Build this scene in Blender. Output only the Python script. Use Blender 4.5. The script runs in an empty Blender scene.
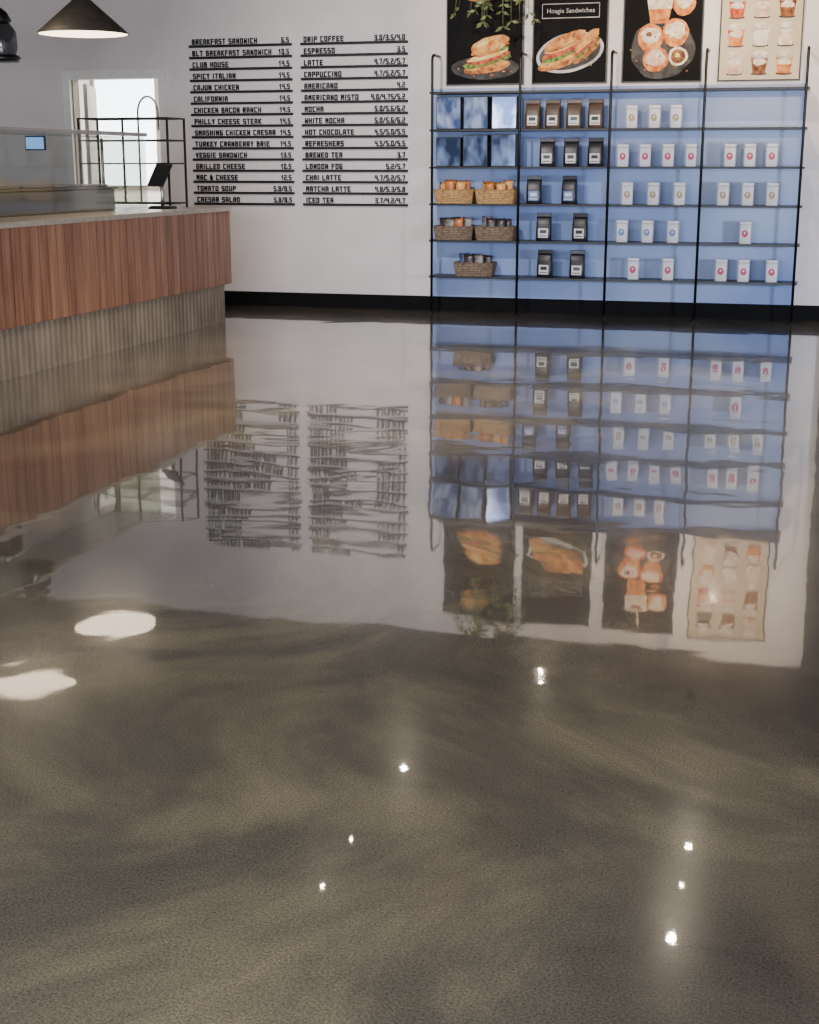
import bpy, bmesh, math, random, re
from mathutils import Matrix, Vector
random.seed(7)
S = bpy.context.scene
COL = S.collection

# ------------------------------------------------------------------ materials
def lin(c):
    return tuple(((v/255)/12.92 if v/255 <= .04045 else (((v/255)+.055)/1.055)**2.4) for v in c)
def new_mat(name):
    m = bpy.data.materials.new(name); m.use_nodes = True
    nt = m.node_tree; b = nt.nodes["Principled BSDF"]
    return m, nt, b
def noisemat(name, c1, c2, scale=8, rough=.5, metal=0, bump=0, stretch=(1,1,1), detail=4, ramp=(.35,.65), coat=0, spec=None, off=(0,0,0)):
    m, nt, b = new_mat(name)
    tc = nt.nodes.new("ShaderNodeTexCoord"); mp = nt.nodes.new("ShaderNodeMapping")
    mp.inputs["Scale"].default_value = stretch; mp.inputs["Location"].default_value = off
    nz = nt.nodes.new("ShaderNodeTexNoise"); nz.inputs["Scale"].default_value = scale; nz.inputs["Detail"].default_value = detail
    cr = nt.nodes.new("ShaderNodeValToRGB")
    cr.color_ramp.elements[0].position = ramp[0]; cr.color_ramp.elements[1].position = ramp[1]
    cr.color_ramp.elements[0].color = (*lin(c1), 1); cr.color_ramp.elements[1].color = (*lin(c2), 1)
    L = nt.links.new
    L(tc.outputs["Object"], mp.inputs[0]); L(mp.outputs[0], nz.inputs["Vector"]); L(nz.outputs[0], cr.inputs[0]); L(cr.outputs[0], b.inputs["Base Color"])
    b.inputs["Roughness"].default_value = rough; b.inputs["Metallic"].default_value = metal
    b.inputs["Coat Weight"].default_value = coat
    if spec is not None: b.inputs["Specular IOR Level"].default_value = spec
    if bump:
        bp = nt.nodes.new("ShaderNodeBump"); bp.inputs["Strength"].default_value = 1; bp.inputs["Distance"].default_value = bump
        L(nz.outputs[0], bp.inputs["Height"]); L(bp.outputs[0], b.inputs["Normal"])
    return m
def emit(name, c, s):
    m, nt, b = new_mat(name)
    b.inputs["Base Color"].default_value = (*lin(c), 1)
    b.inputs["Emission Color"].default_value = (*lin(c), 1); b.inputs["Emission Strength"].default_value = s
    return m
def glassmat(name, tint=(238,240,236), base=.06, edge=.5):
    m, nt, b = new_mat(name)
    tr = nt.nodes.new("ShaderNodeBsdfTransparent"); gl = nt.nodes.new("ShaderNodeBsdfGlossy")
    lw = nt.nodes.new("ShaderNodeLayerWeight"); mx = nt.nodes.new("ShaderNodeMixShader")
    pw = nt.nodes.new("ShaderNodeMath"); pw.operation = 'POWER'; pw.inputs[1].default_value = 5
    ad = nt.nodes.new("ShaderNodeMath"); ad.operation = 'MULTIPLY_ADD'; ad.inputs[1].default_value = edge; ad.inputs[2].default_value = base
    lw.inputs["Blend"].default_value = .5
    tr.inputs[0].default_value = (*lin(tint), 1); gl.inputs["Roughness"].default_value = .04
    L = nt.links.new
    L(lw.outputs["Facing"], pw.inputs[0]); L(pw.outputs[0], ad.inputs[0]); L(ad.outputs[0], mx.inputs[0]); L(tr.outputs[0], mx.inputs[1]); L(gl.outputs[0], mx.inputs[2])
    L(mx.outputs[0], nt.nodes["Material Output"].inputs["Surface"])
    return m

M = {}
M['wall'] = noisemat("wall_paint", (230,222,220), (237,229,227), 3, .6)
M['panel'] = noisemat("blue_panel_painted_light", (122,147,204), (172,190,226), .6, .5, ramp=(.36,.62), off=(3.1,0,.7), detail=2)  # deep-to-pale blue patches paint the uneven light into the panel colour
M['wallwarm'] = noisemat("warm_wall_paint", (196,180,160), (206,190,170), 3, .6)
M['dark'] = noisemat("charcoal_paint", (40,40,42), (48,47,47), 5, .5)
M['jamb'] = noisemat("grey_jamb_paint", (130,124,116), (142,136,128), 5, .5)
M['ceil'] = noisemat("ceiling_paint", (92,86,76), (110,102,90), .7, .8)
M['base'] = noisemat("black_baseboard", (10,10,12), (16,16,18), 8, .75, spec=.15)
M['black'] = noisemat("black_metal", (12,12,13), (20,20,22), 20, .4, .3)
M['blackp'] = noisemat("black_plastic", (20,20,22), (28,28,30), 20, .35)
M['shade'] = noisemat("dark_grey_enamel", (66,60,54), (78,71,64), 20, .45)
M['white'] = noisemat("white_enamel", (235,232,226), (242,240,236), 10, .4)
M['steel'] = noisemat("brushed_steel", (196,194,190), (218,216,212), 30, .38, 1, 0, (1,8,8))
M['glass'] = glassmat("clear_glass")
M['top'] = noisemat("pale_countertop", (205,192,176), (224,212,196), 25, .3)
M['letter'] = noisemat("black_lettering", (6,6,7), (10,10,10), 10, .6)
M['lens'] = emit("lamp_lens", (255,236,205), 420)
M['lens2'] = emit("downlight_lens", (255,236,205), 260)
M['shadein'] = emit("lit_white_enamel", (255,232,200), 5.5)

# floor
def floor_mat():
    m, nt, b = new_mat("polished_epoxy_concrete"); L = nt.links.new; N = nt.nodes.new
    geo = N("ShaderNodeNewGeometry")
    def noise(scale, detail=3, dist=0, stretch=(1,1,1), rough=.5, off=(0,0,0)):
        mp = N("ShaderNodeMapping"); mp.inputs["Scale"].default_value = stretch; mp.inputs["Location"].default_value = off
        n = N("ShaderNodeTexNoise"); n.inputs["Scale"].default_value = scale; n.inputs["Detail"].default_value = detail
        n.inputs["Distortion"].default_value = dist; n.inputs["Roughness"].default_value = rough
        L(geo.outputs["Position"], mp.inputs[0]); L(mp.outputs[0], n.inputs["Vector"]); return n
    big = noise(.85, 7, 1.1, (1,.9,1), .62, (1.7,5.3,0))
    cr = N("ShaderNodeValToRGB"); e = cr.color_ramp.elements
    e[0].position = .32; e[0].color = (*lin((86,81,74)), 1)
    e[1].position = .68; e[1].color = (*lin((172,158,126)), 1)
    mid = e.new(.5); mid.color = (*lin((120,112,97)), 1)
    L(big.outputs[0], cr.inputs[0])
    sp = noise(190, 4, 0, (1,1,1), .8)
    spr = N("ShaderNodeMapRange"); spr.inputs[1].default_value = .38; spr.inputs[2].default_value = .64
    spr.inputs[3].default_value = .55; spr.inputs[4].default_value = 1.5
    L(sp.outputs[0], spr.inputs[0])
    mx = N("ShaderNodeMix"); mx.data_type = 'RGBA'; mx.blend_type = 'MULTIPLY'; mx.inputs[0].default_value = 1
    L(cr.outputs[0], mx.inputs[6]); L(spr.outputs[0], mx.inputs[7]); L(mx.outputs[2], b.inputs["Base Color"])
    b.inputs["Roughness"].default_value = .17; b.inputs["IOR"].default_value = 1.5; b.inputs["Specular IOR Level"].default_value = .3
    b.inputs["Coat Weight"].default_value = 1; b.inputs["Coat Roughness"].default_value = .016; b.inputs["Coat IOR"].default_value = 1.68
    w1 = noise(1.3, 2, .6, (1,1,1)); w2 = noise(5, 1, .4); w3 = noise(120, 1)
    b1 = N("ShaderNodeBump"); b1.inputs["Distance"].default_value = .0026; L(w1.outputs[0], b1.inputs["Height"])
    b2 = N("ShaderNodeBump"); b2.inputs["Distance"].default_value = .00027; L(w2.outputs[0], b2.inputs["Height"]); L(b1.outputs[0], b2.inputs["Normal"])
    b3 = N("ShaderNodeBump"); b3.inputs["Distance"].default_value = .000014; L(w3.outputs[0], b3.inputs["Height"]); L(b2.outputs[0], b3.inputs["Normal"])
    L(b3.outputs[0], b.inputs["Coat Normal"]); L(b2.outputs[0], b.inputs["Normal"])
    return m
M['floor'] = floor_mat()

def wood_mat():
    m, nt, b = new_mat("reddish_plank_wood"); L = nt.links.new; N = nt.nodes.new
    tc = N("ShaderNodeTexCoord"); sx = N("ShaderNodeSeparateXYZ"); L(tc.outputs["Object"], sx.inputs[0])
    d = N("ShaderNodeMath"); d.operation = 'DIVIDE'; d.inputs[1].default_value = .115; L(sx.outputs[1], d.inputs[0])
    fl = N("ShaderNodeMath"); fl.operation = 'FLOOR'; L(d.outputs[0], fl.inputs[0])
    fr = N("ShaderNodeMath"); fr.operation = 'FRACT'; L(d.outputs[0], fr.inputs[0])
    wn = N("ShaderNodeTexWhiteNoise"); wn.noise_dimensions = '1D'; L(fl.outputs[0], wn.inputs["W"])
    mp = N("ShaderNodeMapping"); mp.inputs["Scale"].default_value = (20,20,1.6); L(tc.outputs["Object"], mp.inputs[0])
    nz = N("ShaderNodeTexNoise"); nz.inputs["Scale"].default_value = 1.2; nz.inputs["Detail"].default_value = 5; L(mp.outputs[0], nz.inputs["Vector"])
    a = N("ShaderNodeMath"); a.operation = 'MULTIPLY_ADD'; a.inputs[1].default_value = .28; L(wn.outputs[0], a.inputs[0]); L(nz.outputs[0], a.inputs[2])
    cr = N("ShaderNodeValToRGB"); e = cr.color_ramp.elements
    e[0].position = .35; e[0].color = (*lin((148,99,76)), 1); e[1].position = .9; e[1].color = (*lin((216,158,126)), 1)
    L(a.outputs[0], cr.inputs[0])
    g = N("ShaderNodeMath"); g.operation = 'GREATER_THAN'; g.inputs[1].default_value = .08; L(fr.outputs[0], g.inputs[0])
    mr = N("ShaderNodeMapRange"); mr.inputs[3].default_value = .45; mr.inputs[4].default_value = 1; L(g.outputs[0], mr.inputs[0])
    mx = N("ShaderNodeMix"); mx.data_type = 'RGBA'; mx.blend_type = 'MULTIPLY'; mx.inputs[0].default_value = 1
    L(cr.outputs[0], mx.inputs[6]); L(mr.outputs[0], mx.inputs[7]); L(mx.outputs[2], b.inputs["Base Color"])
    b.inputs["Roughness"].default_value = .45
    return m
M['wood'] = wood_mat()
M['flute'] = noisemat("grey_fluted_panel", (152,137,119), (178,162,142), 6, .5, 0, 0, (1,1,.4))

# ------------------------------------------------------------------ mesh helpers
def add(name, me, parent=None, loc=(0,0,0), mats=None, **props):
    o = bpy.data.objects.new(name, me); COL.objects.link(o); o.location = loc
    if parent: o.parent = parent
    if me is not None and mats:
        for mt in (mats if isinstance(mats, (list, tuple)) else [mats]): me.materials.append(mt)
    for k, v in props.items(): o[k] = v
    return o
def empty(name, loc, label, category, group=None):
    o = bpy.data.objects.new(name, None); COL.objects.link(o); o.location = loc; o.empty_display_size = .05
    o["label"] = label; o["category"] = category
    if group: o["group"] = group
    return o
def bm_box(bm, x0,x1,y0,y1,z0,z1, mi=0):
    v = [bm.verts.new(p) for p in ((x0,y0,z0),(x1,y0,z0),(x1,y1,z0),(x0,y1,z0),(x0,y0,z1),(x1,y0,z1),(x1,y1,z1),(x0,y1,z1))]
    for f in ((0,3,2,1),(4,5,6,7),(0,1,5,4),(1,2,6,5),(2,3,7,6),(3,0,4,7)):
        fc = bm.faces.new([v[i] for i in f]); fc.material_index = mi
    return v
def finish(bm, name, smooth=False, bevel=0, segs=2):
    if bevel:
        bmesh.ops.bevel(bm, geom=bm.edges[:], offset=bevel, segments=segs, affect='EDGES', profile=.5)
    bmesh.ops.recalc_face_normals(bm, faces=bm.faces[:])
    me = bpy.data.meshes.new(name); bm.to_mesh(me); bm.free()
    if smooth:
        for p in me.polygons: p.use_smooth = True
    return me
def boxes(name, lst, mats, parent=None, loc=(0,0,0), bevel=0, **props):
    bm = bmesh.new()
    for b in lst: bm_box(bm, *b)
    return add(name, finish(bm, name, bevel=bevel), parent, loc, mats, **props)
def bm_tube(bm, path, r, seg=10, cap=True, mi=0):
    rings = []; n = len(path); path = [Vector(p) for p in path]
    prev = None
    for i, p in enumerate(path):
        t = (path[min(i+1,n-1)] - path[max(i-1,0)]).normalized()
        if prev is None:
            u = t.orthogonal().normalized()
        else:
            u = (prev - t*prev.dot(t)).normalized()
        prev = u; w = t.cross(u)
        rr = r[i] if isinstance(r, (list, tuple)) else r
        rings.append([bm.verts.new(p + u*math.cos(2*math.pi*k/seg)*rr + w*math.sin(2*math.pi*k/seg)*rr) for k in range(seg)])
    for a, b in zip(rings, rings[1:]):
        for k in range(seg):
            f = bm.faces.new((a[k], a[(k+1)%seg], b[(k+1)%seg], b[k])); f.material_index = mi; f.smooth = True
    if cap:
        bm.faces.new(rings[0][::-1]).material_index = mi; bm.faces.new(rings[-1]).material_index = mi
def tube(name, paths, r, mats, parent=None, loc=(0,0,0), seg=10, **props):
    bm = bmesh.new()
    for p in paths: bm_tube(bm, p, r, seg)
    return add(name, finish(bm, name), parent, loc, mats, **props)
def lathe_me(name, prof, seg=40, smooth=True):
    bm = bmesh.new(); rings = []
    for r, z in prof:
        if r < 1e-5: rings.append([bm.verts.new((0,0,z))])
        else: rings.append([bm.verts.new((r*math.cos(2*math.pi*k/seg), r*math.sin(2*math.pi*k/seg), z)) for k in range(seg)])
    for a, b in zip(rings, rings[1:]):
        for k in range(seg):
            if len(a) == 1 and len(b) == 1: continue
            if len(a) == 1: bm.faces.new((a[0], b[(k+1)%seg], b[k]))
            elif len(b) == 1: bm.faces.new((a[k], a[(k+1)%seg], b[0]))
            else: bm.faces.new((a[k], a[(k+1)%seg], b[(k+1)%seg], b[k]))
    return finish(bm, name, smooth)
def lathe(name, prof, mats, parent=None, loc=(0,0,0), seg=40, **props):
    return add(name, lathe_me(name, prof, seg), parent, loc, mats, **props)
def rrect(w, d, r, n=5):
    pts = []
    for cx, cy, a0 in ((w/2-r, d/2-r, 0), (-w/2+r, d/2-r, 90), (-w/2+r, -d/2+r, 180), (w/2-r, -d/2+r, 270)):
        for i in range(n+1):
            a = math.radians(a0 + 90*i/n); pts.append((cx + r*math.cos(a), cy + r*math.sin(a)))
    return pts
def loft_me(name, secs, smooth=True):
    bm = bmesh.new(); rings = []
    for z, w, d, r in secs: rings.append([bm.verts.new((x, y, z)) for x, y in rrect(w, d, r)])
    n = len(rings[0])
    for a, b in zip(rings, rings[1:]):
        for k in range(n): bm.faces.new((a[k], a[(k+1)%n], b[(k+1)%n], b[k])).smooth = smooth
    bm.faces.new(rings[0][::-1]); bm.faces.new(rings[-1])
    return finish(bm, name)
def text_me(body, size, align='LEFT', extrude=.002, offset=.0):
    cu = bpy.data.curves.new("lettering", 'FONT'); cu.body = body; cu.size = size; cu.align_x = align
    cu.extrude = extrude; cu.offset = offset; cu.resolution_u = 2
    o = bpy.data.objects.new("tmp_text", cu); COL.objects.link(o)
    dg = bpy.context.evaluated_depsgraph_get(); dg.update()
    me = bpy.data.meshes.new_from_object(o.evaluated_get(dg)); me.transform(Matrix.Rotation(math.pi/2, 4, 'X'))
    bpy.data.objects.remove(o); me.materials.clear()
    return me
# block capitals: strokes on a 2 x 4 grid
GL = {'A':["00 03.2 0.64 1.44 23.2 20","01.6 21.6"],'B':["00 04 1.74 1.72.1 02.1","1.72.1 22.1 20 00"],'C':["24 04 00 20"],'D':["00 04 1.44 23.3 20.7 1.40 00"],'E':["24 04 00 20","02 1.62"],
 'F':["24 04 00","02 1.62"],'G':["24 04 00 20 22 12"],'H':["00 04","20 24","02 22"],'I':["10 14"],'J':["24 20 00 01"],'K':["00 04","24 0.31.8","0.52.2 20"],'L':["04 00 20"],
 'M':["00 04 12 24 20"],'N':["00 04 20 24"],'O':["00 04 24 20 00"],'P':["00 04 24 21.8 01.8"],'Q':["00 04 24 20 00","11 20"],'R':["00 04 24 22 02","0.82 20"],
 'S':["24 04 02 22 20 00"],'T':["04 24","14 10"],'U':["04 00 20 24"],'V':["04 10 24"],'W':["04 00 12 20 24"],'X':["00 24","04 20"],'Y':["04 12 24","12 10"],'Z':["04 24 00 20"],
 '0':["00 04 24 20 00"],'1':["03 14 10"],'2':["04 24 22 02 00 20"],'3':["04 24 20 00","02 22"],'4':["04 02 22","24 20"],'5':["24 04 02 22 20 00"],'6':["24 04 00 20 22 02"],
 '7':["04 24 10"],'8':["00 04 24 20 00","02 22"],'9':["22 02 04 24 20 00"],'/':["00 24"],'.':["0.80 0.80.4"],'&':["20 03 0.74 1.33.4 01 0.50 1.30 22"]}
def parse(tok):
    m = re.match(r'^(\d(?:\.\d)?)(\d(?:\.\d)?)$', tok); return float(m.group(1)), float(m.group(2))
def block_text(s, adv, w, h, th, right=False):
    bm = bmesh.new(); wd = {' ':.62,'.':.45,'/':.8,'I':.6,'1':.75}
    tot = sum(adv*wd.get(ch,1) for ch in s); x = -tot if right else 0
    for ch in s:
        a = adv*wd.get(ch,1)
        if ch in GL:
            ox = x - (w-(a-(adv-w)))/2
            for st in GL[ch]:
                P_ = [parse(t) for t in st.split()]
                for (ax,az),(bx,bz) in zip(P_, P_[1:]):
                    p = Vector((ox+th/2+ax/2*(w-th), th/2+az/4*(h-th))); q = Vector((ox+th/2+bx/2*(w-th), th/2+bz/4*(h-th)))
                    d = (q-p); d = d.normalized() if d.length > 1e-6 else Vector((1,0)); nrm = Vector((-d.y,d.x))*th/2; d = d*th/2
                    c4 = [p-d-nrm, q+d-nrm, q+d+nrm, p-d+nrm]
                    f0 = [bm.verts.new((c_.x,-.003,c_.y)) for c_ in c4]; f1 = [bm.verts.new((c_.x,.001,c_.y)) for c_ in c4]
                    bm.faces.new(f0); bm.faces.new(f1[::-1])
                    for k in range(4): bm.faces.new((f0[k], f1[k], f1[(k+1)%4], f0[(k+1)%4]))
        x += a
    return finish(bm, "lettering")
def copytree(src, loc, rot=0, label=None):
    o = src.copy(); COL.objects.link(o); o.location = loc
    o.rotation_euler = (src.rotation_euler[0], src.rotation_euler[1], src.rotation_euler[2] + rot)
    if label: o["label"] = label
    for c in src.children:
        k = c.copy(); COL.objects.link(k); k.parent = o
        for g in c.children:
            q = g.copy(); COL.objects.link(q); q.parent = k
    return o

# ------------------------------------------------------------------ room shell
YW = 13.1; HC = 3.25; XL, XR, YF = -9.2, 4.5, -3.0
ST = dict(kind="structure")
boxes("floor", [(XL-.6, XR+.2, YF-.2, 17.2, -.15, 0)], M['floor'], **ST)
boxes("ceiling", [(XL-.2, XR+.2, YF-.2, YW+.15, HC, HC+.15)], M['ceil'], **ST)
DX0, DX1, DZ = -7.16, -6.2, 2.18
boxes("wall_back", [(XL-.2, DX0, YW, YW+.15, 0, HC), (DX1, XR+.2, YW, YW+.15, 0, HC), (DX0, DX1, YW, YW+.15, DZ, HC)], M['wall'], **ST)
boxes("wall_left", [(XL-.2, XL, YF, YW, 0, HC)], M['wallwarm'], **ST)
boxes("wall_right", [(XR, XR+.2, YF, YW, 0, HC)], M['wall'], **ST)
boxes("wall_front", [(XL, XR, YF-.2, YF, 0, .3), (XL, XR, YF-.2, YF, 2.9, HC), (XL, -8.5, YF-.2, YF, .3, 2.9), (3.8, XR, YF-.2, YF, .3, 2.9)], M['wall'], **ST)
boxes("window_1", [(-8.5, 3.8, YF-.12, YF-.04, .3, .36), (-8.5, 3.8, YF-.12, YF-.04, 2.84, 2.9)] +
      [(x-.03, x+.03, YF-.12, YF-.04, .36, 2.84) for x in (-8.47,-6.4,-4.4,-2.35,-.3,1.75,3.77)], M['black'], **ST)
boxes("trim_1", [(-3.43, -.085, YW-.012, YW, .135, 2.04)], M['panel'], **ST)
boxes("trim_2", [(.2, .62, YW-.1, YW, 0, HC)], M['dark'], **ST)
boxes("baseboard_back", [(DX1+.09, .2, YW-.03, YW, 0, .135)], M['base'], **ST)
boxes("trim_3", [(DX0-.08, DX0, YW-.02, YW, 0, DZ+.08), (DX1, DX1+.08, YW-.02, YW, 0, DZ+.08), (DX0, DX1, YW-.02, YW, DZ, DZ+.08)], M['white'], **ST)
boxes("trim_4", [(DX0, DX0+.015, YW+.02, YW+.14, 0, DZ), (DX1-.015, DX1, YW+.02, YW+.14, 0, DZ)], M['jamb'], **ST)
boxes("wall_hallway", [(-10.0, -8.95, 17.0, 17.15, 0, 3.0), (-8.1, -4.6, 17.0, 17.15, 0, 3.0), (-8.95,-8.1,17.0,17.15,0,1.1), (-8.95,-8.1,17.0,17.15,2.5,3.0),
       (-10.0, -9.85, YW+.15, 17.15, 0, 3.0), (-4.6, -4.45, YW+.15, 17.15, 0, 3.0)], M['white'], **ST)
boxes("window_2", [(-8.95,-8.1,17.02,17.04,1.1,2.5)], emit("daylit_pane",(235,245,255),5), **ST)
boxes("trim_5", [(-9.0,-8.95,16.97,17.0,1.05,2.55),(-8.1,-8.05,16.97,17.0,1.05,2.55),(-8.95,-8.1,16.97,17.0,1.05,1.1),(-8.95,-8.1,16.97,17.0,2.5,2.55)], M['jamb'], **ST)
boxes("ceiling_hallway", [(-10.0, -4.45, YW+.15, 17.15, 3.0, 3.1)], M['white'], **ST)
dl = boxes("door_1", [(0, .9, -.02, .02, .01, 2.15)], M['jamb'], None, (DX0+.05, YW+.2, 0), bevel=.003, **ST)
dl.rotation_euler[2] = math.radians(112)
kn = lathe("door_knob", [(0,-.05),(.012,-.05),(.012,-.03),(.028,-.025),(.03,-.01),(.02,0),(0,.0)], M['steel'], dl, (.84,-.025,1.0)); kn.rotation_euler = (math.radians(-90),0,0)

# ------------------------------------------------------------------ counter
CX = -4.9
c = empty("service_counter", (CX, 8.3, 0), "long counter with reddish vertical wood planks over fluted grey base", "counter")
Y0, Y1 = 4.2-8.3, 11.68-8.3
boxes("wood_front", [(-.06, 0, Y0, Y1, .335, .962), (-1.25, -.06, Y1-.05, Y1, .335, .962), (-1.25,-.06,Y0,Y0+.05,.335,.962)], M['wood'], c, label="warm reddish-brown vertical plank cladding")
bm = bmesh.new(); prof = []; y = Y0+.02; 
while y < Y1-.06:
    prof += [(-.055, y), (-.046, y+.012), (-.046, y+.048), (-.055, y+.06), (-.060, y+.066)]; y += .072
prof.append((-.055, y))
lo = [bm.verts.new((p[0], p[1], 0)) for p in prof]; hi = [bm.verts.new((p[0], p[1], .335)) for p in prof]
for i in range(len(prof)-1): bm.faces.new((lo[i], lo[i+1], hi[i+1], hi[i]))
bm_box(bm, -1.2, -.065, Y0+.05, y, 0, .335)
add("fluted_base", finish(bm, "fluted_base"), c, mats=M['flute'], label="grey vertically fluted lower panel")
boxes("body", [(-1.24, -.061, Y0+.06, Y1-.06, .34, .961)], M['dark'], c)
boxes("worktop", [(-1.27, .015, Y0-.02, Y1+.02, .963, 1.0)], M['top'], c, bevel=.004, label="thin pale stone worktop")

g = empty("glass_display_guard", (-5.3, 9, 1.0), "long clear glass food guard with steel top rail on the counter", "display case")
ya, yb = -3.8, 1.9
boxes("glass_panel", [(-.006, 0, ya, yb, .004, .57)], M['glass'], g, label="upright clear glass front")
boxes("glass_shelf", [(-.42, -.008, ya, yb, .572, .58)], M['glass'], g, label="flat clear glass top")
boxes("glass_end", [(-.42, -.01, yb-.006, yb, .004, .57)], M['glass'], g)
boxes("top_rail", [(-.012, .014, ya, yb+.01, .58, .61)], M['steel'], g, bevel=.004, label="brushed steel rail")
for yy in (-3.78, -1.9, 0, 1.86):
    tube("post", [[(-.38, yy, 0), (-.38, yy, .57)]], .014, M['steel'], g)
f = empty("food_prep_well", (-5.62, 9.7, 1.0), "low stainless steel food well behind the glass guard", "food warmer")
boxes("body", [(-.2,.2,-1.0,.85,0,.17)], M['steel'], f, bevel=.01)
boxes("rim", [(-.22,.22,-1.02,.87,.171,.185)], M['steel'], f, bevel=.004)
for i in range(4):
    boxes("lid", [(-.17,.17,-.95+i*.45,-.55+i*.45,.186,.205)], M['steel'], f, bevel=.008)
n = empty("napkin_dispenser", (-5.1, 8.1, 1.0), "black napkin dispenser standing on the counter worktop", "dispenser")
add("body", loft_me("body", [(0,.14,.16,.02),(.01,.15,.17,.02),(.2,.15,.17,.02),(.22,.13,.15,.03)]), n, mats=M['blackp'])
boxes("napkin_stack", [(-.05,.05,-.04,.04,.221,.235)], M['white'], n)

r = empty("wire_rack", (-5.62, 11.3, 1.0), "black square-tube display rack with two tiers on the counter", "rack")
W, D, H = .41, .17, .74
for sx in (-1,1):
    for sy in (-1,1):
        boxes("leg", [(sx*W-.008, sx*W+.008, sy*D-.008, sy*D+.008, 0, H)], M['black'], r)
for z in (.03, .36, .55, .73):
    boxes("shelf_frame", [(-W,W,-D-.007,-D+.007,z,z+.013), (-W,W,D-.007,D+.007,z,z+.013), (-W-.007,-W+.007,-D,D,z,z+.013), (W-.007,W+.007,-D,D,z,z+.013), (-.007,.007,-D,D,z,z+.013)], M['black'], r)
boxes("divider", [(-.008,.008,-D-.007,-D+.007,.043,.73)], M['black'], r)
p = empty("payment_terminal", (-5.2, 10.96, 1.0), "black tablet cash register on a tilted stand on the counter", "cash register")
add("base", loft_me("base", [(0,.2,.16,.02),(.015,.2,.16,.02),(.025,.16,.12,.02)]), p, mats=M['blackp'])
tube("stand", [[(0,0,.02),(0,.01,.12),(-.01,0,.24)]], .016, M['steel'], p)
sc = boxes("screen", [(-.15,.15,-.009,.009,-.1,.1)], M['blackp'], p, (-.01,-.01,.27), bevel=.006); sc.rotation_euler = (math.radians(-28),0,math.radians(-40))
boxes("display", [(-.135,.135,.0095,.011,-.085,.085)], noisemat("screen_glass",(60,70,90),(90,100,120),6,.1), sc)
t = empty("wall_tablet", (-7.58, YW, 1.5), "small wall-mounted tablet with a glowing blue screen", "tablet")
boxes("case", [(-.11,.11,-.03,-.0005,0,.14)], M['blackp'], t, bevel=.004)
boxes("display", [(-.1,.1,-.033,-.0305,.012,.128)], emit("blue_screen",(120,170,235),1.5), t)
sk = empty("sink_table", (-7.5, 15.6, 0), "stainless steel sink table in the room beyond the doorway", "sink")
boxes("worktop", [(-.9,.9,-.35,.35,.86,.9)], M['steel'], sk, bevel=.005)
for sx in (-.85,.85):
    for sy in (-.3,.3): tube("leg", [[(sx,sy,0),(sx,sy,.86)]], .02, M['steel'], sk)
arc = [(0,0,.901),(0,0,1.95)] + [(.13-.13*math.cos(a),0,1.95+.19*math.sin(a)) for a in [math.pi*i/10 for i in range(1,11)]] + [(.26,0,1.75)]
fa = tube("spray_faucet", [arc], .013, M['black'], None, (-7.72,15.7,0)); fa["label"]="tall dark gooseneck spray faucet over the sink table"; fa["category"]="faucet"

# ------------------------------------------------------------------ lamps
def pendant(loc, drop, label, sc_=1.0):
    e = empty("pendant_lamp", loc, label, "lamp", "dark cone pendants over the counter")
    lathe("lamp_shade", [(.33*sc_,0),(.33*sc_,.012),(.09,.22),(.045,.26),(.045,.285),(0,.285)], M['shade'], e)
    lathe("shade_lining", [(.322*sc_,.003),(.30*sc_,.012),(.0,.02)], M['shadein'], e, label="glowing warm white inner diffuser")
    tube("cord", [[(0,0,.285),(0,0,drop-.03)]], .005, M['blackp'], e)
    lathe("canopy", [(0,drop-.03),(.06,drop-.03),(.06,drop),(0,drop)], M['blackp'], e)
pendant((-5.25, 9.84, 2.29), HC-2.29, "dark cone pendant lamp with glowing white inside above the counter")
pendant((-5.60, 9.08, 2.55), HC-2.55, "dark cone pendant lamp with glowing white inside above the counter", 1.1)
ln = empty("lantern_lamp", (-6.64, 11.0, 2.2), "small black hanging lantern with smoked glass body", "lamp")
lathe("base", [(0,0),(.15,0),(.16,.03),(.14,.05),(0,.05)], M['blackp'], ln)
lathe("glass_body", [(.12,.051),(.135,.12),(.13,.24),(.08,.31)], glassmat("smoked_glass",(150,152,158),.12), ln)
lathe("cap", [(.085,.311),(.1,.33),(.06,.4),(.02,.43),(0,.43)], M['blackp'], ln)
lathe("bulb", [(0,.051),(.02,.06),(.03,.12),(.015,.18),(0,.19)], M['white'], ln)
tube("cord", [[(0,0,.43),(0,0,HC-2.2)]], .005, M['blackp'], ln)

def head(e, yy, lr, tilt, lm):
    hd = lathe("spotlight_head", [(0,.1),(.035,.1),(.045,.06),(.045,-.03),(.04,-.03),(.04,-.02),(0,-.02)], M['black'], e, (0,yy,-.13))
    hd.rotation_euler = (math.radians(tilt),0,0)
    lathe("lens", [(0,-.0215),(lr,-.0215)], lm, hd)
    tube("stem", [[(0,0,.09),(0,.02,.115)]], .008, M['black'], hd)
def track(x, ys, y0, y1, sizes):
    e = empty("track_light", (x, 0, HC), "black ceiling track with small bright spotlights", "track light", "ceiling track lights")
    boxes("rail", [(-.018,.018,y0,y1,-.03,-.0005)], M['black'], e)
    for yy, lr in zip(ys, sizes):
        head(e, yy, lr, -18, M['lens'])
        li = bpy.data.lights.new("spot_beam", 'SPOT'); li.energy = 105; li.color = (1,.89,.72); li.spot_size = math.radians(100); li.spot_blend = .9; li.shadow_soft_size = .02
        lo = bpy.data.objects.new("spot_beam", li); COL.objects.link(lo); lo.location = (x, yy, HC-.19); lo.rotation_euler = (math.radians(6),0,0)
track(-2.72, (9.55, 8.29, 7.65), 6.4, 10.2, (.02,.007,.012))
track(-.51, (8.85, 8.26, 7.62), 6.4, 10.2, (.02,.013,.026))
e = empty("wall_washer_light", (-.72, 0, HC), "single black ceiling spotlight aimed at the posters", "spotlight")
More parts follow.
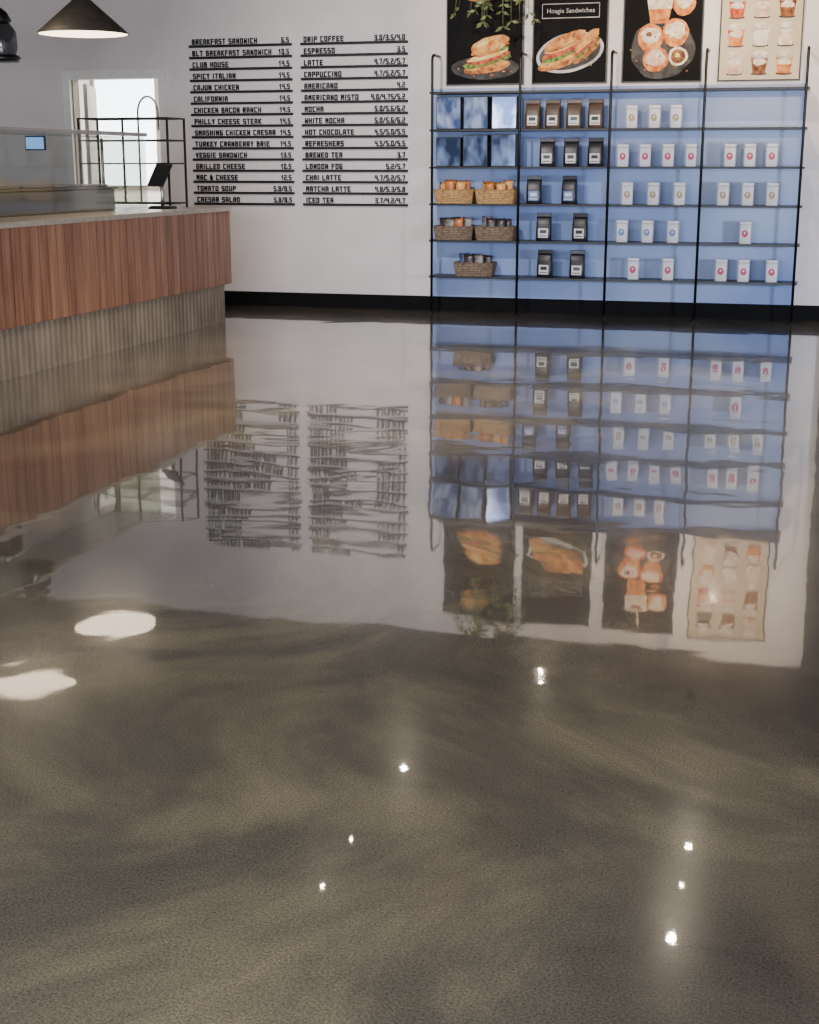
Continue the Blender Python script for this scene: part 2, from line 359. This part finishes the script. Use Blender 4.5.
boxes("rail", [(-.018,.018,11.3,11.9,-.03,-.0005)], M['black'], e)
head(e, 11.6, .034, 38, M['lens'])
e = empty("recessed_downlight", (-2.1, 12.0, HC), "small round downlight set in the ceiling", "downlight")
lathe("trim_ring", [(.075,-.0005),(.075,-.008),(.052,-.012),(.05,-.0005)], M['white'], e)
lathe("lens", [(0,-.006),(.022,-.006)], M['lens2'], e)

# ------------------------------------------------------------------ menu
left = [("BREAKFAST SANDWICH","6.5"),("BLT BREAKFAST SANDWICH","10.5"),("CLUB HOUSE","14.5"),("SPICY ITALIAN","14.5"),("CAJUN CHICKEN","14.5"),("CALIFORNIA","14.5"),
 ("CHICKEN BACON RANCH","14.5"),("PHILLY CHEESE STEAK","14.5"),("SMASHING CHICKEN CAESAR","14.5"),("TURKEY CRANBERRY BRIE","14.5"),("VEGGIE SANDWICH","13.5"),
 ("GRILLED CHEESE","10.5"),("MAC & CHEESE","12.5"),("TOMATO SOUP","5.8/8.5"),("CAESAR SALAD","5.8/8.5")]
right = [("DRIP COFFEE","3.0/3.5/4.0"),("ESPRESSO","3.5"),("LATTE","4.7/5.2/5.7"),("CAPPUCCINO","4.7/5.2/5.7"),("AMERICANO","4.2"),("AMERICANO MISTO","4.0/4.75/5.2"),
 ("MOCHA","5.0/5.6/6.2"),("WHITE MOCHA","5.0/5.6/6.2"),("HOT CHOCOLATE","4.5/5.0/5.5"),("REFRESHERS","4.5/5.0/5.5"),("BREWED TEA","3.7"),("LONDON FOG","5.2/5.7"),
 ("CHAI LATTE","4.7/5.2/5.7"),("MATCHA LATTE","4.8/5.3/5.8"),("ICED TEA","3.7/4.2/4.7")]
for lst, x0, x1 in ((left,-5.86,-4.81),(right,-4.72,-3.67)):
    for i, (a, b) in enumerate(lst):
        z = 2.450 - i*.1055
        e = empty("menu_rail", (x0, YW, z), "black wall rail reading %s %s" % (a, b), "menu sign", "menu rails on the white wall")
        boxes("rail", [(0, x1-x0, -.03, -.0005, 0, .023)], M['letter'], e, bevel=.002)
        add("lettering", block_text(a, .0395, .0315, .051, .0112), e, (.03,-.014,.0275), M['letter'])
        add("price_lettering", block_text(b, .034, .0268, .051, .0098, True), e, (x1-x0-.02,-.014,.0275), M['letter'])

# ------------------------------------------------------------------ shelving
UX = [-3.36,-2.55,-1.74,-.93,-.09]; SZ = [.35,.68,1.01,1.34,1.67,2.0]; YS = 12.8
sh = empty("shelving_unit", (UX[0], YW, 0), "tall black metal wall shelving with pipe uprights and six shelves", "shelf")
for x in UX:
    x -= UX[0]
    path = [(x,-.3,0),(x,-.3,2.27)] + [(x,-.3+.05*(1-math.cos(q)),2.27+.05*math.sin(q)) for q in (.5,1.0,1.57)] + [(x,-.04,2.32)]
    tube("upright", [path], .012, M['black'], sh)
    lathe("floor_flange", [(0,0),(.03,0),(.03,.006),(.018,.01),(.018,.03),(.012,.03)], M['black'], sh, (x,-.3,0), seg=20)
for z in SZ:
    boxes("shelf_board", [(-.03, UX[-1]-UX[0]+.03, -.285, -.014, z-.018, z)], M['black'], sh)

def xy(bay, frac): return UX[bay] + (UX[bay+1]-UX[bay])*frac
kraft = noisemat("dark_kraft_foil", (62,48,40), (86,68,54), 12, .4)
blackbag = noisemat("matte_black_foil", (16,17,20), (34,36,42), 14, .35)
paper = noisemat("label_paper", (225,224,220), (240,238,234), 20, .6)
red = noisemat("magenta_label", (190,58,96), (208,76,114), 30, .5)
gold = noisemat("ochre_label", (160,136,104), (190,164,126), 30, .5)
bluel = noisemat("blue_label", (104,132,190), (120,148,204), 30, .5)
tinm = noisemat("white_tin", (228,228,234), (240,240,244), 10, .35)

def coffee_bag(mat, lab, label, group, acc):
    e = empty("coffee_bag", (0,0,-50), label, "coffee bag", group)
    add("pouch", loft_me("pouch", [(0,.125,.07,.012),(.006,.135,.08,.015),(.08,.138,.082,.02),(.15,.136,.07,.02),(.2,.134,.035,.012),(.215,.134,.02,.006)]), e, mats=mat)
    boxes("folded_top", [(-.067,.067,-.014,.012,.216,.25)], mat, e, bevel=.004)
    bm = bmesh.new(); bm_box(bm,-.045,.045,-.0425,-.0412,.03,.115)
    for q in [(-.03,.03,-.044,-.0426,.07,.1,1),(-.038,.038,-.044,-.0426,.042,.05,1)]: bm_box(bm,*q)
    add("label", finish(bm,"label"), e, mats=[lab, acc])
    return e
def tea_tin(acc, label, group):
    e = empty("tea_tin", (0,0,-50), label, "tea tin", group)
    add("body", loft_me("body", [(0,.095,.07,.015),(.004,.102,.078,.018),(.158,.102,.078,.018),(.161,.098,.074,.016)]), e, mats=tinm)
    add("lid", loft_me("lid", [(.1615,.104,.08,.018),(.188,.104,.08,.018),(.194,.095,.07,.015)]), e, mats=tinm)
    bm = bmesh.new()
    def disc(cz, r, y, mi):
        vs = [bm.verts.new((r*math.cos(2*math.pi*k/20), y, cz+r*1.15*math.sin(2*math.pi*k/20))) for k in range(20)]
        q = bm.faces.new(vs); q.material_index = mi
        ex = bmesh.ops.extrude_face_region(bm, geom=[q]); 
        for v in ex['geom']:
            if isinstance(v, bmesh.types.BMVert): v.co.y -= .0006
    disc(.088, .028, -.0392, 0); disc(.094, .009, -.0400, 1)
    add("label", finish(bm,"label"), e, mats=[acc, paper])
    return e
protos = {
 'K': coffee_bag(kraft, paper, "brown kraft coffee bag with pale label on a shelf", "coffee bags on the top shelf", blackbag),
 'B': coffee_bag(blackbag, paper, "matte black coffee bag with white label", "black coffee bags on the shelves", blackbag),
 'U': coffee_bag(blackbag, bluel, "matte black coffee bag with blue label", "black coffee bags on the shelves", paper),
 'R': tea_tin(red, "white tea tin with round magenta label", "white tea tins on the shelves"),
 'G': tea_tin(gold, "white tea tin with round ochre label", "white tea tins on the shelves"),
 'W': tea_tin(bluel, "white tea tin with round blue label", "white tea tins on the shelves"),
}
rows = [
 (1,1.67,'K',(.13,.355,.59,.83)), (1,1.34,'B',(.30,.57,.84)), (1,1.01,'U',(.16,.56)), (1,.68,'B',(.28,.69)), (1,.35,'B',(.30,.67)),
 (2,1.67,'G',(.22,.47,.70)), (2,1.34,'R',(.14,.38,.63,.88)), (2,1.01,'G',(.20,.49,.77)), (2,.68,'W',(.16,.44,.72)), (2,.35,'R',(.3,.68)),
 (3,1.34,'R',(.28,.48,.7)), (3,1.01,'G',(.23,.48,.73)), (3,.68,'R',(.48,)), (3,.35,'R',(.25,.48,.77)),
]
for bay, z, k, fr in rows:
    for q in fr:
        copytree(protos[k], (xy(bay,q), YS+.09, z+.0005), math.radians(random.uniform(-7,7)))
for e in protos.values():
    for ch in list(e.children): bpy.data.objects.remove(ch)
    bpy.data.objects.remove(e)

gl1 = noisemat("silvery_blue_film", (74,94,142), (186,203,234), 8, .1, .35, 0, (1,1,.6), 2, (.42,.62))
gl2 = noisemat("dark_blue_film", (40,52,80), (130,150,190), 8, .1, .35, 0, (1,1,.6), 2, (.42,.68))
for z, mt, lb in ((1.67, gl1, "black gift box with silvery shiny window front"), (1.34, gl2, "black gift box with dark shiny window front")):
    for x in (-3.215,-2.96,-2.70):
        e = empty("gift_box", (x, YS+.1, z+.0005), lb, "box", "gift boxes on the shelf")
        hh = .285 if z > 1.5 else random.uniform(.25,.285)
        boxes("box_body", [(-.115,.115,-.07,.07,0,hh)], M['blackp'], e, bevel=.004)
        off = random.uniform(-3,3)
        boxes("window", [(-.108+off,.108+off,-.0725,-.0705,.008,hh-.008)], mt, e, (-off,0,0), bevel=.0006)
        e.rotation_euler[2] = math.radians(random.uniform(-4,4))

wick = noisemat("tan_wicker", (150,108,62), (206,164,108), 60, .7)
wickd = noisemat("dark_wicker", (88,72,58), (140,120,98), 60, .7)
def basket(loc, mat, label, w=.375, d=.22, h=.115):
    e = empty("wicker_basket", loc, label, "basket", "wicker baskets on the shelves")
    bm = bmesh.new(); rings = []
    def ring(z, w_, d_, ph, amp):
        out = []; pts = rrect(w_, d_, .04, 10)
        for i, (x, y) in enumerate(pts):
            k = 1 + amp*math.sin(i*math.pi/1.0 + ph*math.pi + .8)
            out.append(bm.verts.new((x*k, y*k, z)))
        return out
    N = 10
    for j in range(N+1):
        q = j/N; s = .9+.1*q; rings.append(ring(h*q, w*s, d*s, j, .022))
    for j in range(N+1):
        q = 1-j/N; s = .9+.1*q; rings.append(ring(max(h*q,.008), w*s-.018, d*s-.018, j, .01))
    n = len(rings[0])
    for a, b in zip(rings, rings[1:]):
        for k in range(n): bm.faces.new((a[k], a[(k+1)%n], b[(k+1)%n], b[k]))
    bm.faces.new(rings[0][::-1]); bm.faces.new(rings[-1])
    add("woven_body", finish(bm,"woven_body"), e, mats=mat)
    rp = rrect(w-.004, d-.004, .04, 6); rp = [(x,y,h+.006) for x,y in rp]; rp.append(rp[0])
    tube("rim", [rp], .007, mat, e, seg=6)
def packet_me(w, h, t):
    bm = bmesh.new(); nx, nz = 6, 8
    for s in (-1,1):
        g_ = [[bm.verts.new((w*(i/nx-.5)*(1 - .06*math.sin(math.pi*j/nz)), s*t*.5*(math.sin(math.pi*i/nx)**.6)*(math.sin(math.pi*j/nz)**.5), h*j/nz)) for j in range(nz+1)] for i in range(nx+1)]
        for i in range(nx):
            for j in range(nz): bm.faces.new((g_[i][j], g_[i+1][j], g_[i+1][j+1], g_[i][j+1])).smooth = True
    bmesh.ops.remove_doubles(bm, verts=bm.verts[:], dist=.0005)
    return finish(bm, "snack_packet")
pk = packet_me(.095, .185, .035)
pm = {'o': noisemat("orange_packet",(232,124,28),(252,200,120),14,.3), 'r': noisemat("brown_packet",(168,84,34),(232,140,66),14,.3),
      'd': noisemat("dark_packet",(34,30,34),(84,72,74),18,.3), 'g': noisemat("grey_packet",(90,82,80),(160,150,146),18,.3), 'b': noisemat("blue_packet",(30,44,84),(100,122,168),18,.3)}
names = {'o':"orange",'r':"brown",'d':"black",'g':"grey",'b':"blue"}
pkm = {}
for k, m in pm.items():
    q = pk.copy(); q.materials.append(m); pkm[k] = q
def fill(loc, kinds, w):
    n = len(kinds)
    for i, k in enumerate(kinds):
        o = bpy.data.objects.new("snack_packet", pkm[k]); COL.objects.link(o)
        o.location = (loc[0] + (i-(n-1)/2)*w/n, loc[1] + (-.04 if i%2 else .03), loc[2]+.02)
        o.rotation_euler = (math.radians(random.uniform(-6,3)), math.radians(random.uniform(-5,5)), math.radians(random.uniform(-6,6)))
        o.scale = (1,1,random.uniform(.9,1.06))
        o["label"] = "%s snack packet standing in a wicker basket" % names[k]; o["category"] = "snack packet"; o["group"] = "snack packets in the baskets"
for x, z, mt, kinds, lb in ((-3.165,1.01,wick,"oroor","tan wicker basket full of orange snack packets"), (-2.775,1.01,wick,"orroo","tan wicker basket full of orange snack packets"),
        (-3.165,.68,wickd,"dgdrg","dark wicker basket full of dark snack packets"), (-2.775,.68,wickd,"gdgdd","dark wicker basket full of dark snack packets"),
        (-2.97,.35,wickd,"bdbgd","dark wicker basket full of blue and black snack packets")):
    L0 = (x, YS+.12, z+.0005); basket(L0, mt, lb); fill(L0, kinds, .25)

# ------------------------------------------------------------------ posters
def pm_(n, a, b, sc=12, r=.4, sp=.1): return noisemat("print_"+n, a, b, sc, r, spec=sp)
def palette(suf, r, sp):
    return dict(BUN=pm_("bun"+suf,(190,100,34),(246,186,104),16,r,sp), CR=pm_("crust"+suf,(134,66,22),(224,148,80),24,r,sp), GR=pm_("lettuce"+suf,(54,92,30),(140,166,76),30,r,sp),
      MT=pm_("meat"+suf,(144,38,24),(222,110,76),30,r,sp), WH=pm_("plate"+suf,(176,172,168),(224,220,214),5,r,sp), CH=pm_("cheese"+suf,(236,176,60),(250,226,150),16,r,sp),
      CRM=pm_("cream"+suf,(220,188,150),(252,242,228),22,r,sp), ORG=pm_("drink"+suf,(190,88,28),(242,166,90),18,r,sp), GY=pm_("slate"+suf,(40,39,40),(82,78,76),10,r,sp),
      BR=pm_("coffee"+suf,(96,54,30),(168,112,70),20,r,sp), SK=pm_("pale_pink"+suf,(214,166,140),(240,210,188),16,r,sp))
A = palette("", .4, .1); G4 = palette("_glossy", .06, .6)
PB = pm_("black",(8,8,9),(17,16,16),3,.5,.06); PBG = pm_("beige",(208,190,160),(226,208,180),2,.06,.6)
PBUN,PCR,PGR,PMT,PWH,PCH,PCRM,PORG,PGY,PBR,PSK = [A[k] for k in ('BUN','CR','GR','MT','WH','CH','CRM','ORG','GY','BR','SK')]
def poster(x0, x1, z0, z1, bg, shapes, label, texts=()):
    w, h = x1-x0, z1-z0
    e = empty("poster", (x0, YW, z0), label, "poster", "food posters above the shelves")
    t = .012
    boxes("frame", [(0,w,-.03,-.0005,0,t),(0,w,-.03,-.0005,h-t,h),(0,t,-.03,-.0005,t,h-t),(w-t,w,-.03,-.0005,t,h-t)], M['black'], e)
    mats = [bg]; bm = bmesh.new(); bm_box(bm, t, w-t, -.014, -.001, t, h-t)
    y = -.0145; dy = .006/max(len(shapes),1)
    for s in shapes:
        kind, mt = s[0], s[1]
        if mt not in mats: mats.append(mt)
        mi = mats.index(mt)
        if kind == 'e':
            _,_,cx,cz,rx,rz,rot,wb = s; rr = random.Random(int(cx*1000)+int(cz*777)); ph = rr.random()*6
            pts = []
            for k in range(36):
                a = 2*math.pi*k/36; q = 1+wb*(math.sin(3*a+ph)+.6*math.sin(7*a+2*ph)+.4*math.sin(11*a))
                px, pz = rx*q*math.cos(a), rz*q*math.sin(a)
                pts.append((px*math.cos(rot)-pz*math.sin(rot)+cx, px*math.sin(rot)+pz*math.cos(rot)+cz))
        else: pts = s[2]
        pts = [(min(max(px,.02),.98), min(max(pz,.015),.985)) for px, pz in pts]
        vs = [bm.verts.new((px*w, y, pz*h)) for px, pz in pts]
        fc = bm.faces.new(vs); fc.material_index = mi; y -= dy; fc.normal_update()
        if fc.normal.y > 0: fc.normal_flip()
    me = bpy.data.meshes.new("print"); bm.to_mesh(me); bm.free()
    add("print", me, e, mats=mats)
    for body, size, cx, cz in texts:
        add("lettering", text_me(body, size, 'CENTER', .0003), e, (w*cx, -.0225, h*cz), PWH)
def E(m,cx,cz,rx,rz,rot=0,wb=0): return ('e',m,cx,cz,rx,rz,rot,wb)
def P(m,*pts): return ('p',m,list(pts))
def R4(m,x0,x1,z0,z1): return P(m,(x0,z0),(x1,z0),(x1,z1),(x0,z1))
Z0, Z1 = 2.065, 3.06
crumbs = lambda m, n, seed, x0,x1,z0,z1: [E(m, q.uniform(x0,x1), q.uniform(z0,z1), .012, .008, 0, .1) for q in [random.Random(seed)] for _ in range(n)]
poster(-3.30,-2.58,Z0,Z1,PB,[E(PGY,.5,.15,.44,.10,0,.01),E(PCR,.53,.16,.30,.055,.1,.03),E(PBUN,.53,.175,.28,.035,.1,.03),E(PGR,.52,.215,.31,.045,.15,.08),E(PMT,.53,.24,.28,.045,.15,.06),E(PCH,.55,.265,.27,.03,.2,.05),
   E(PMT,.50,.285,.15,.025,.2,.08),E(PGR,.68,.31,.13,.02,.2,.12),E(PCR,.56,.32,.25,.035,.2,.05),E(PBUN,.56,.35,.25,.075,.2,.03),E(PCH,.5,.38,.12,.025,.3,.12)]+crumbs(PCR,14,3,.15,.85,.08,.16)+[E(PBUN,.45,.85,.2,.06,0,.03),E(PGR,.45,.79,.22,.03,0,.08),E(PCR,.45,.76,.2,.03,0,.03)],
   "dark framed poster of a toasted sandwich on slate")
poster(-2.50,-1.82,Z0,Z1,PB,[E(PWH,.5,.27,.45,.17,.12,.005),E(PGY,.5,.27,.41,.145,.12,.01),E(PCR,.38,.21,.3,.07,.25,.03),E(PBUN,.38,.225,.28,.045,.25,.03),E(PGR,.4,.265,.29,.045,.25,.09),E(PMT,.42,.3,.28,.045,.25,.08),E(PCH,.42,.33,.26,.03,.25,.06),E(PCR,.43,.36,.28,.05,.25,.03),E(PBUN,.43,.38,.27,.05,.25,.04),
   E(PCR,.35,.365,.02,.045,-.3,.05),E(PCR,.45,.39,.02,.045,-.3,.05),E(PCR,.55,.415,.02,.045,-.3,.05),E(PCR,.72,.28,.2,.05,.5,.03),E(PGR,.72,.31,.18,.035,.5,.1),E(PMT,.72,.33,.18,.035,.5,.08),E(PCH,.73,.355,.17,.02,.5,.06),E(PBUN,.73,.385,.17,.045,.5,.04),
   R4(PWH,.12,.88,.565,.571),R4(PWH,.12,.88,.685,.691),R4(PWH,.12,.127,.565,.691),R4(PWH,.873,.88,.565,.691)]+crumbs(PGR,10,5,.2,.85,.15,.22),
   "dark framed poster of two grilled sandwiches on an oval plate", [("Hoagie Sandwiches",.056,.5,.61)])
poster(-1.69,-.99,Z0,Z1,PB,[E(PGY,.5,.28,.40,.25,0,.03),E(PORG,.35,.38,.16,.12,0,.02),E(PCRM,.35,.40,.12,.07,0,.08),E(PBR,.33,.41,.04,.02,0,.1),E(PORG,.66,.42,.16,.12,0,.02),E(PCRM,.66,.44,.12,.07,0,.08),E(PORG,.42,.2,.16,.11,0,.02),E(PSK,.42,.21,.12,.07,0,.07),E(PCRM,.44,.23,.05,.03,0,.1),E(PCRM,.70,.22,.12,.08,0,.03),E(PBR,.70,.22,.09,.06,0,.03),E(PCH,.69,.23,.03,.02,0,.1),
   P(PORG,(.34,.5),(.56,.5),(.62,.72),(.29,.72)),P(PCRM,(.31,.62),(.6,.62),(.62,.72),(.29,.72)),E(PCRM,.46,.73,.17,.06,0,.1),E(PBR,.46,.73,.08,.03,0,.12),P(PCRM,(.44,.74),(.47,.74),(.52,.95),(.49,.95)),E(PORG,.75,.66,.14,.1,0,.03),E(PCRM,.75,.68,.1,.06,0,.08)]+crumbs(PBR,16,9,.1,.9,.06,.5),
   "dark framed poster of creamy coffee drinks")
cups = []
for i in range(3):
    for j in range(4):
        cx, cz = .2+.3*i, .06+.235*j
        m = G4[['SK','ORG','MT','GY','BR','CRM','SK','BR','ORG','CRM','BR','SK'][i*4+j]]
        cups += [E(G4['GY'],cx,cz,.1,.012),P(m,(cx-.075,cz),(cx+.075,cz),(cx+.105,cz+.14),(cx-.105,cz+.14)),E(G4['CRM'],cx,cz+.10,.08,.03,0,.12),E(G4['WH'],cx,cz+.15,.115,.022),E(G4['CRM'],cx,cz+.17,.08,.025,0,.06)]
poster(-.85,-.15,Z0,Z1,PBG,cups,"pale beige framed poster showing rows of iced drinks")

# ------------------------------------------------------------------ hanging plant
hp = empty("hanging_plant", (-2.72, 12.55, 2.92), "green trailing plant in a hanging pot above the shelves", "plant")
lathe("pot", [(0,0),(.07,0),(.1,.13),(.11,.14),(.095,.14),(.085,.1),(0,.1)], M['white'], hp)
for k in range(3):
    a = 2*math.pi*k/3; tube("hanger", [[(.1*math.cos(a),.1*math.sin(a),.13),(0,0,HC-2.92)]], .002, M['blackp'], hp)
leafm = noisemat("dull_green_leaf",(66,80,44),(122,134,84),20,.5)
bm = bmesh.new(); R = random.Random(3)
for s in range(20):
    a = R.uniform(0,6.28); ln_ = R.uniform(.18,.42); p0 = Vector((.07*math.cos(a),.05*math.sin(a),.12)); pts = [p0]
    out = R.uniform(.12,.32)
    for i in range(1,7):
        q = i/6; pts.append(Vector((p0.x+math.cos(a)*out*math.sin(q*1.5), p0.y+math.sin(a)*out*.5*math.sin(q*1.5), .12+.06*math.sin(q*3)-ln_*q*q*1.25)))
    bm_tube(bm, pts, .0025, 5)
    for i in range(1,7):
        for sd in (-1,1):
            b_ = pts[i]; d_ = Vector((math.cos(a+sd*1.2), math.sin(a+sd*1.2)*.6, R.uniform(-.8,.1))).normalized(); l = R.uniform(.05,.09)
            sidev = d_.cross(Vector((0,R.uniform(-1,-.3),R.uniform(-.5,.5)))).normalized()*l*.2
            v = [bm.verts.new(x) for x in (b_, b_+d_*l*.45+sidev, b_+d_*l, b_+d_*l*.45-sidev)]
            bm.faces.new(v)
me = bpy.data.meshes.new("foliage"); bm.to_mesh(me); bm.free(); add("foliage", me, hp, mats=leafm)

# ------------------------------------------------------------------ lighting
def area(name, loc, rot, sx, sy, e, col):
    li = bpy.data.lights.new(name, 'AREA'); li.shape = 'RECTANGLE'; li.size = sx; li.size_y = sy; li.energy = e; li.color = col
    o = bpy.data.objects.new(name, li); COL.objects.link(o); o.location = loc; o.rotation_euler = rot
area("daylight_window", (-1.2, YF-.02, 1.6), (math.radians(90),0,0), 9.5, 2.4, 950, (.84,.89,1))
area("hallway_light", (-7.0, 14.9, 2.95), (0,0,0), 2.5, 2.0, 330, (1,.98,.95))
def spot(loc, tgt, e, size, col, r=.08):
    li = bpy.data.lights.new("wall_washer_and_fill", 'SPOT'); li.energy = e; li.color = col; li.spot_size = math.radians(size); li.spot_blend = 1; li.shadow_soft_size = r
    o = bpy.data.objects.new("wall_washer_and_fill", li); COL.objects.link(o); o.location = loc
    o.rotation_euler = (Vector(tgt)-Vector(loc)).to_track_quat('-Z','Y').to_euler()
spot((-3.5,8.6,3.15), (-3.7,13.1,1.5), 440, 66, (1,.91,.87))
spot((-2.0,7.0,3.1), (-2.1,13.1,2.85), 900, 32, (1,.76,.50))
spot((.4,7.0,3.1), (-.5,13.1,2.85), 1050, 32, (1,.76,.48))
spot((-.72,11.66,3.06), (-.5,13.1,2.4), 75, 90, (1,.80,.56), .02)
spot((3.6,7.0,1.1), (-.9,13.1,.4), 1000, 42, (.78,.84,1), .3)  # unseen cool fill, added to brighten the lower blue panel; no fixture here
w = bpy.data.worlds.new("world"); S.world = w; w.use_nodes = True
w.node_tree.nodes["Background"].inputs[0].default_value = (.6,.75,1,1); w.node_tree.nodes["Background"].inputs[1].default_value = .6

# ------------------------------------------------------------------ camera
cam = bpy.data.cameras.new("camera"); co = bpy.data.objects.new("camera", cam); COL.objects.link(co); S.camera = co
cam.sensor_fit = 'VERTICAL'; cam.sensor_height = 36; cam.lens = 1400/1024*36; cam.clip_start = .05
co.location = (0,0,1.35); co.rotation_euler = (math.radians(90-13.9), 0, math.radians(15.6))
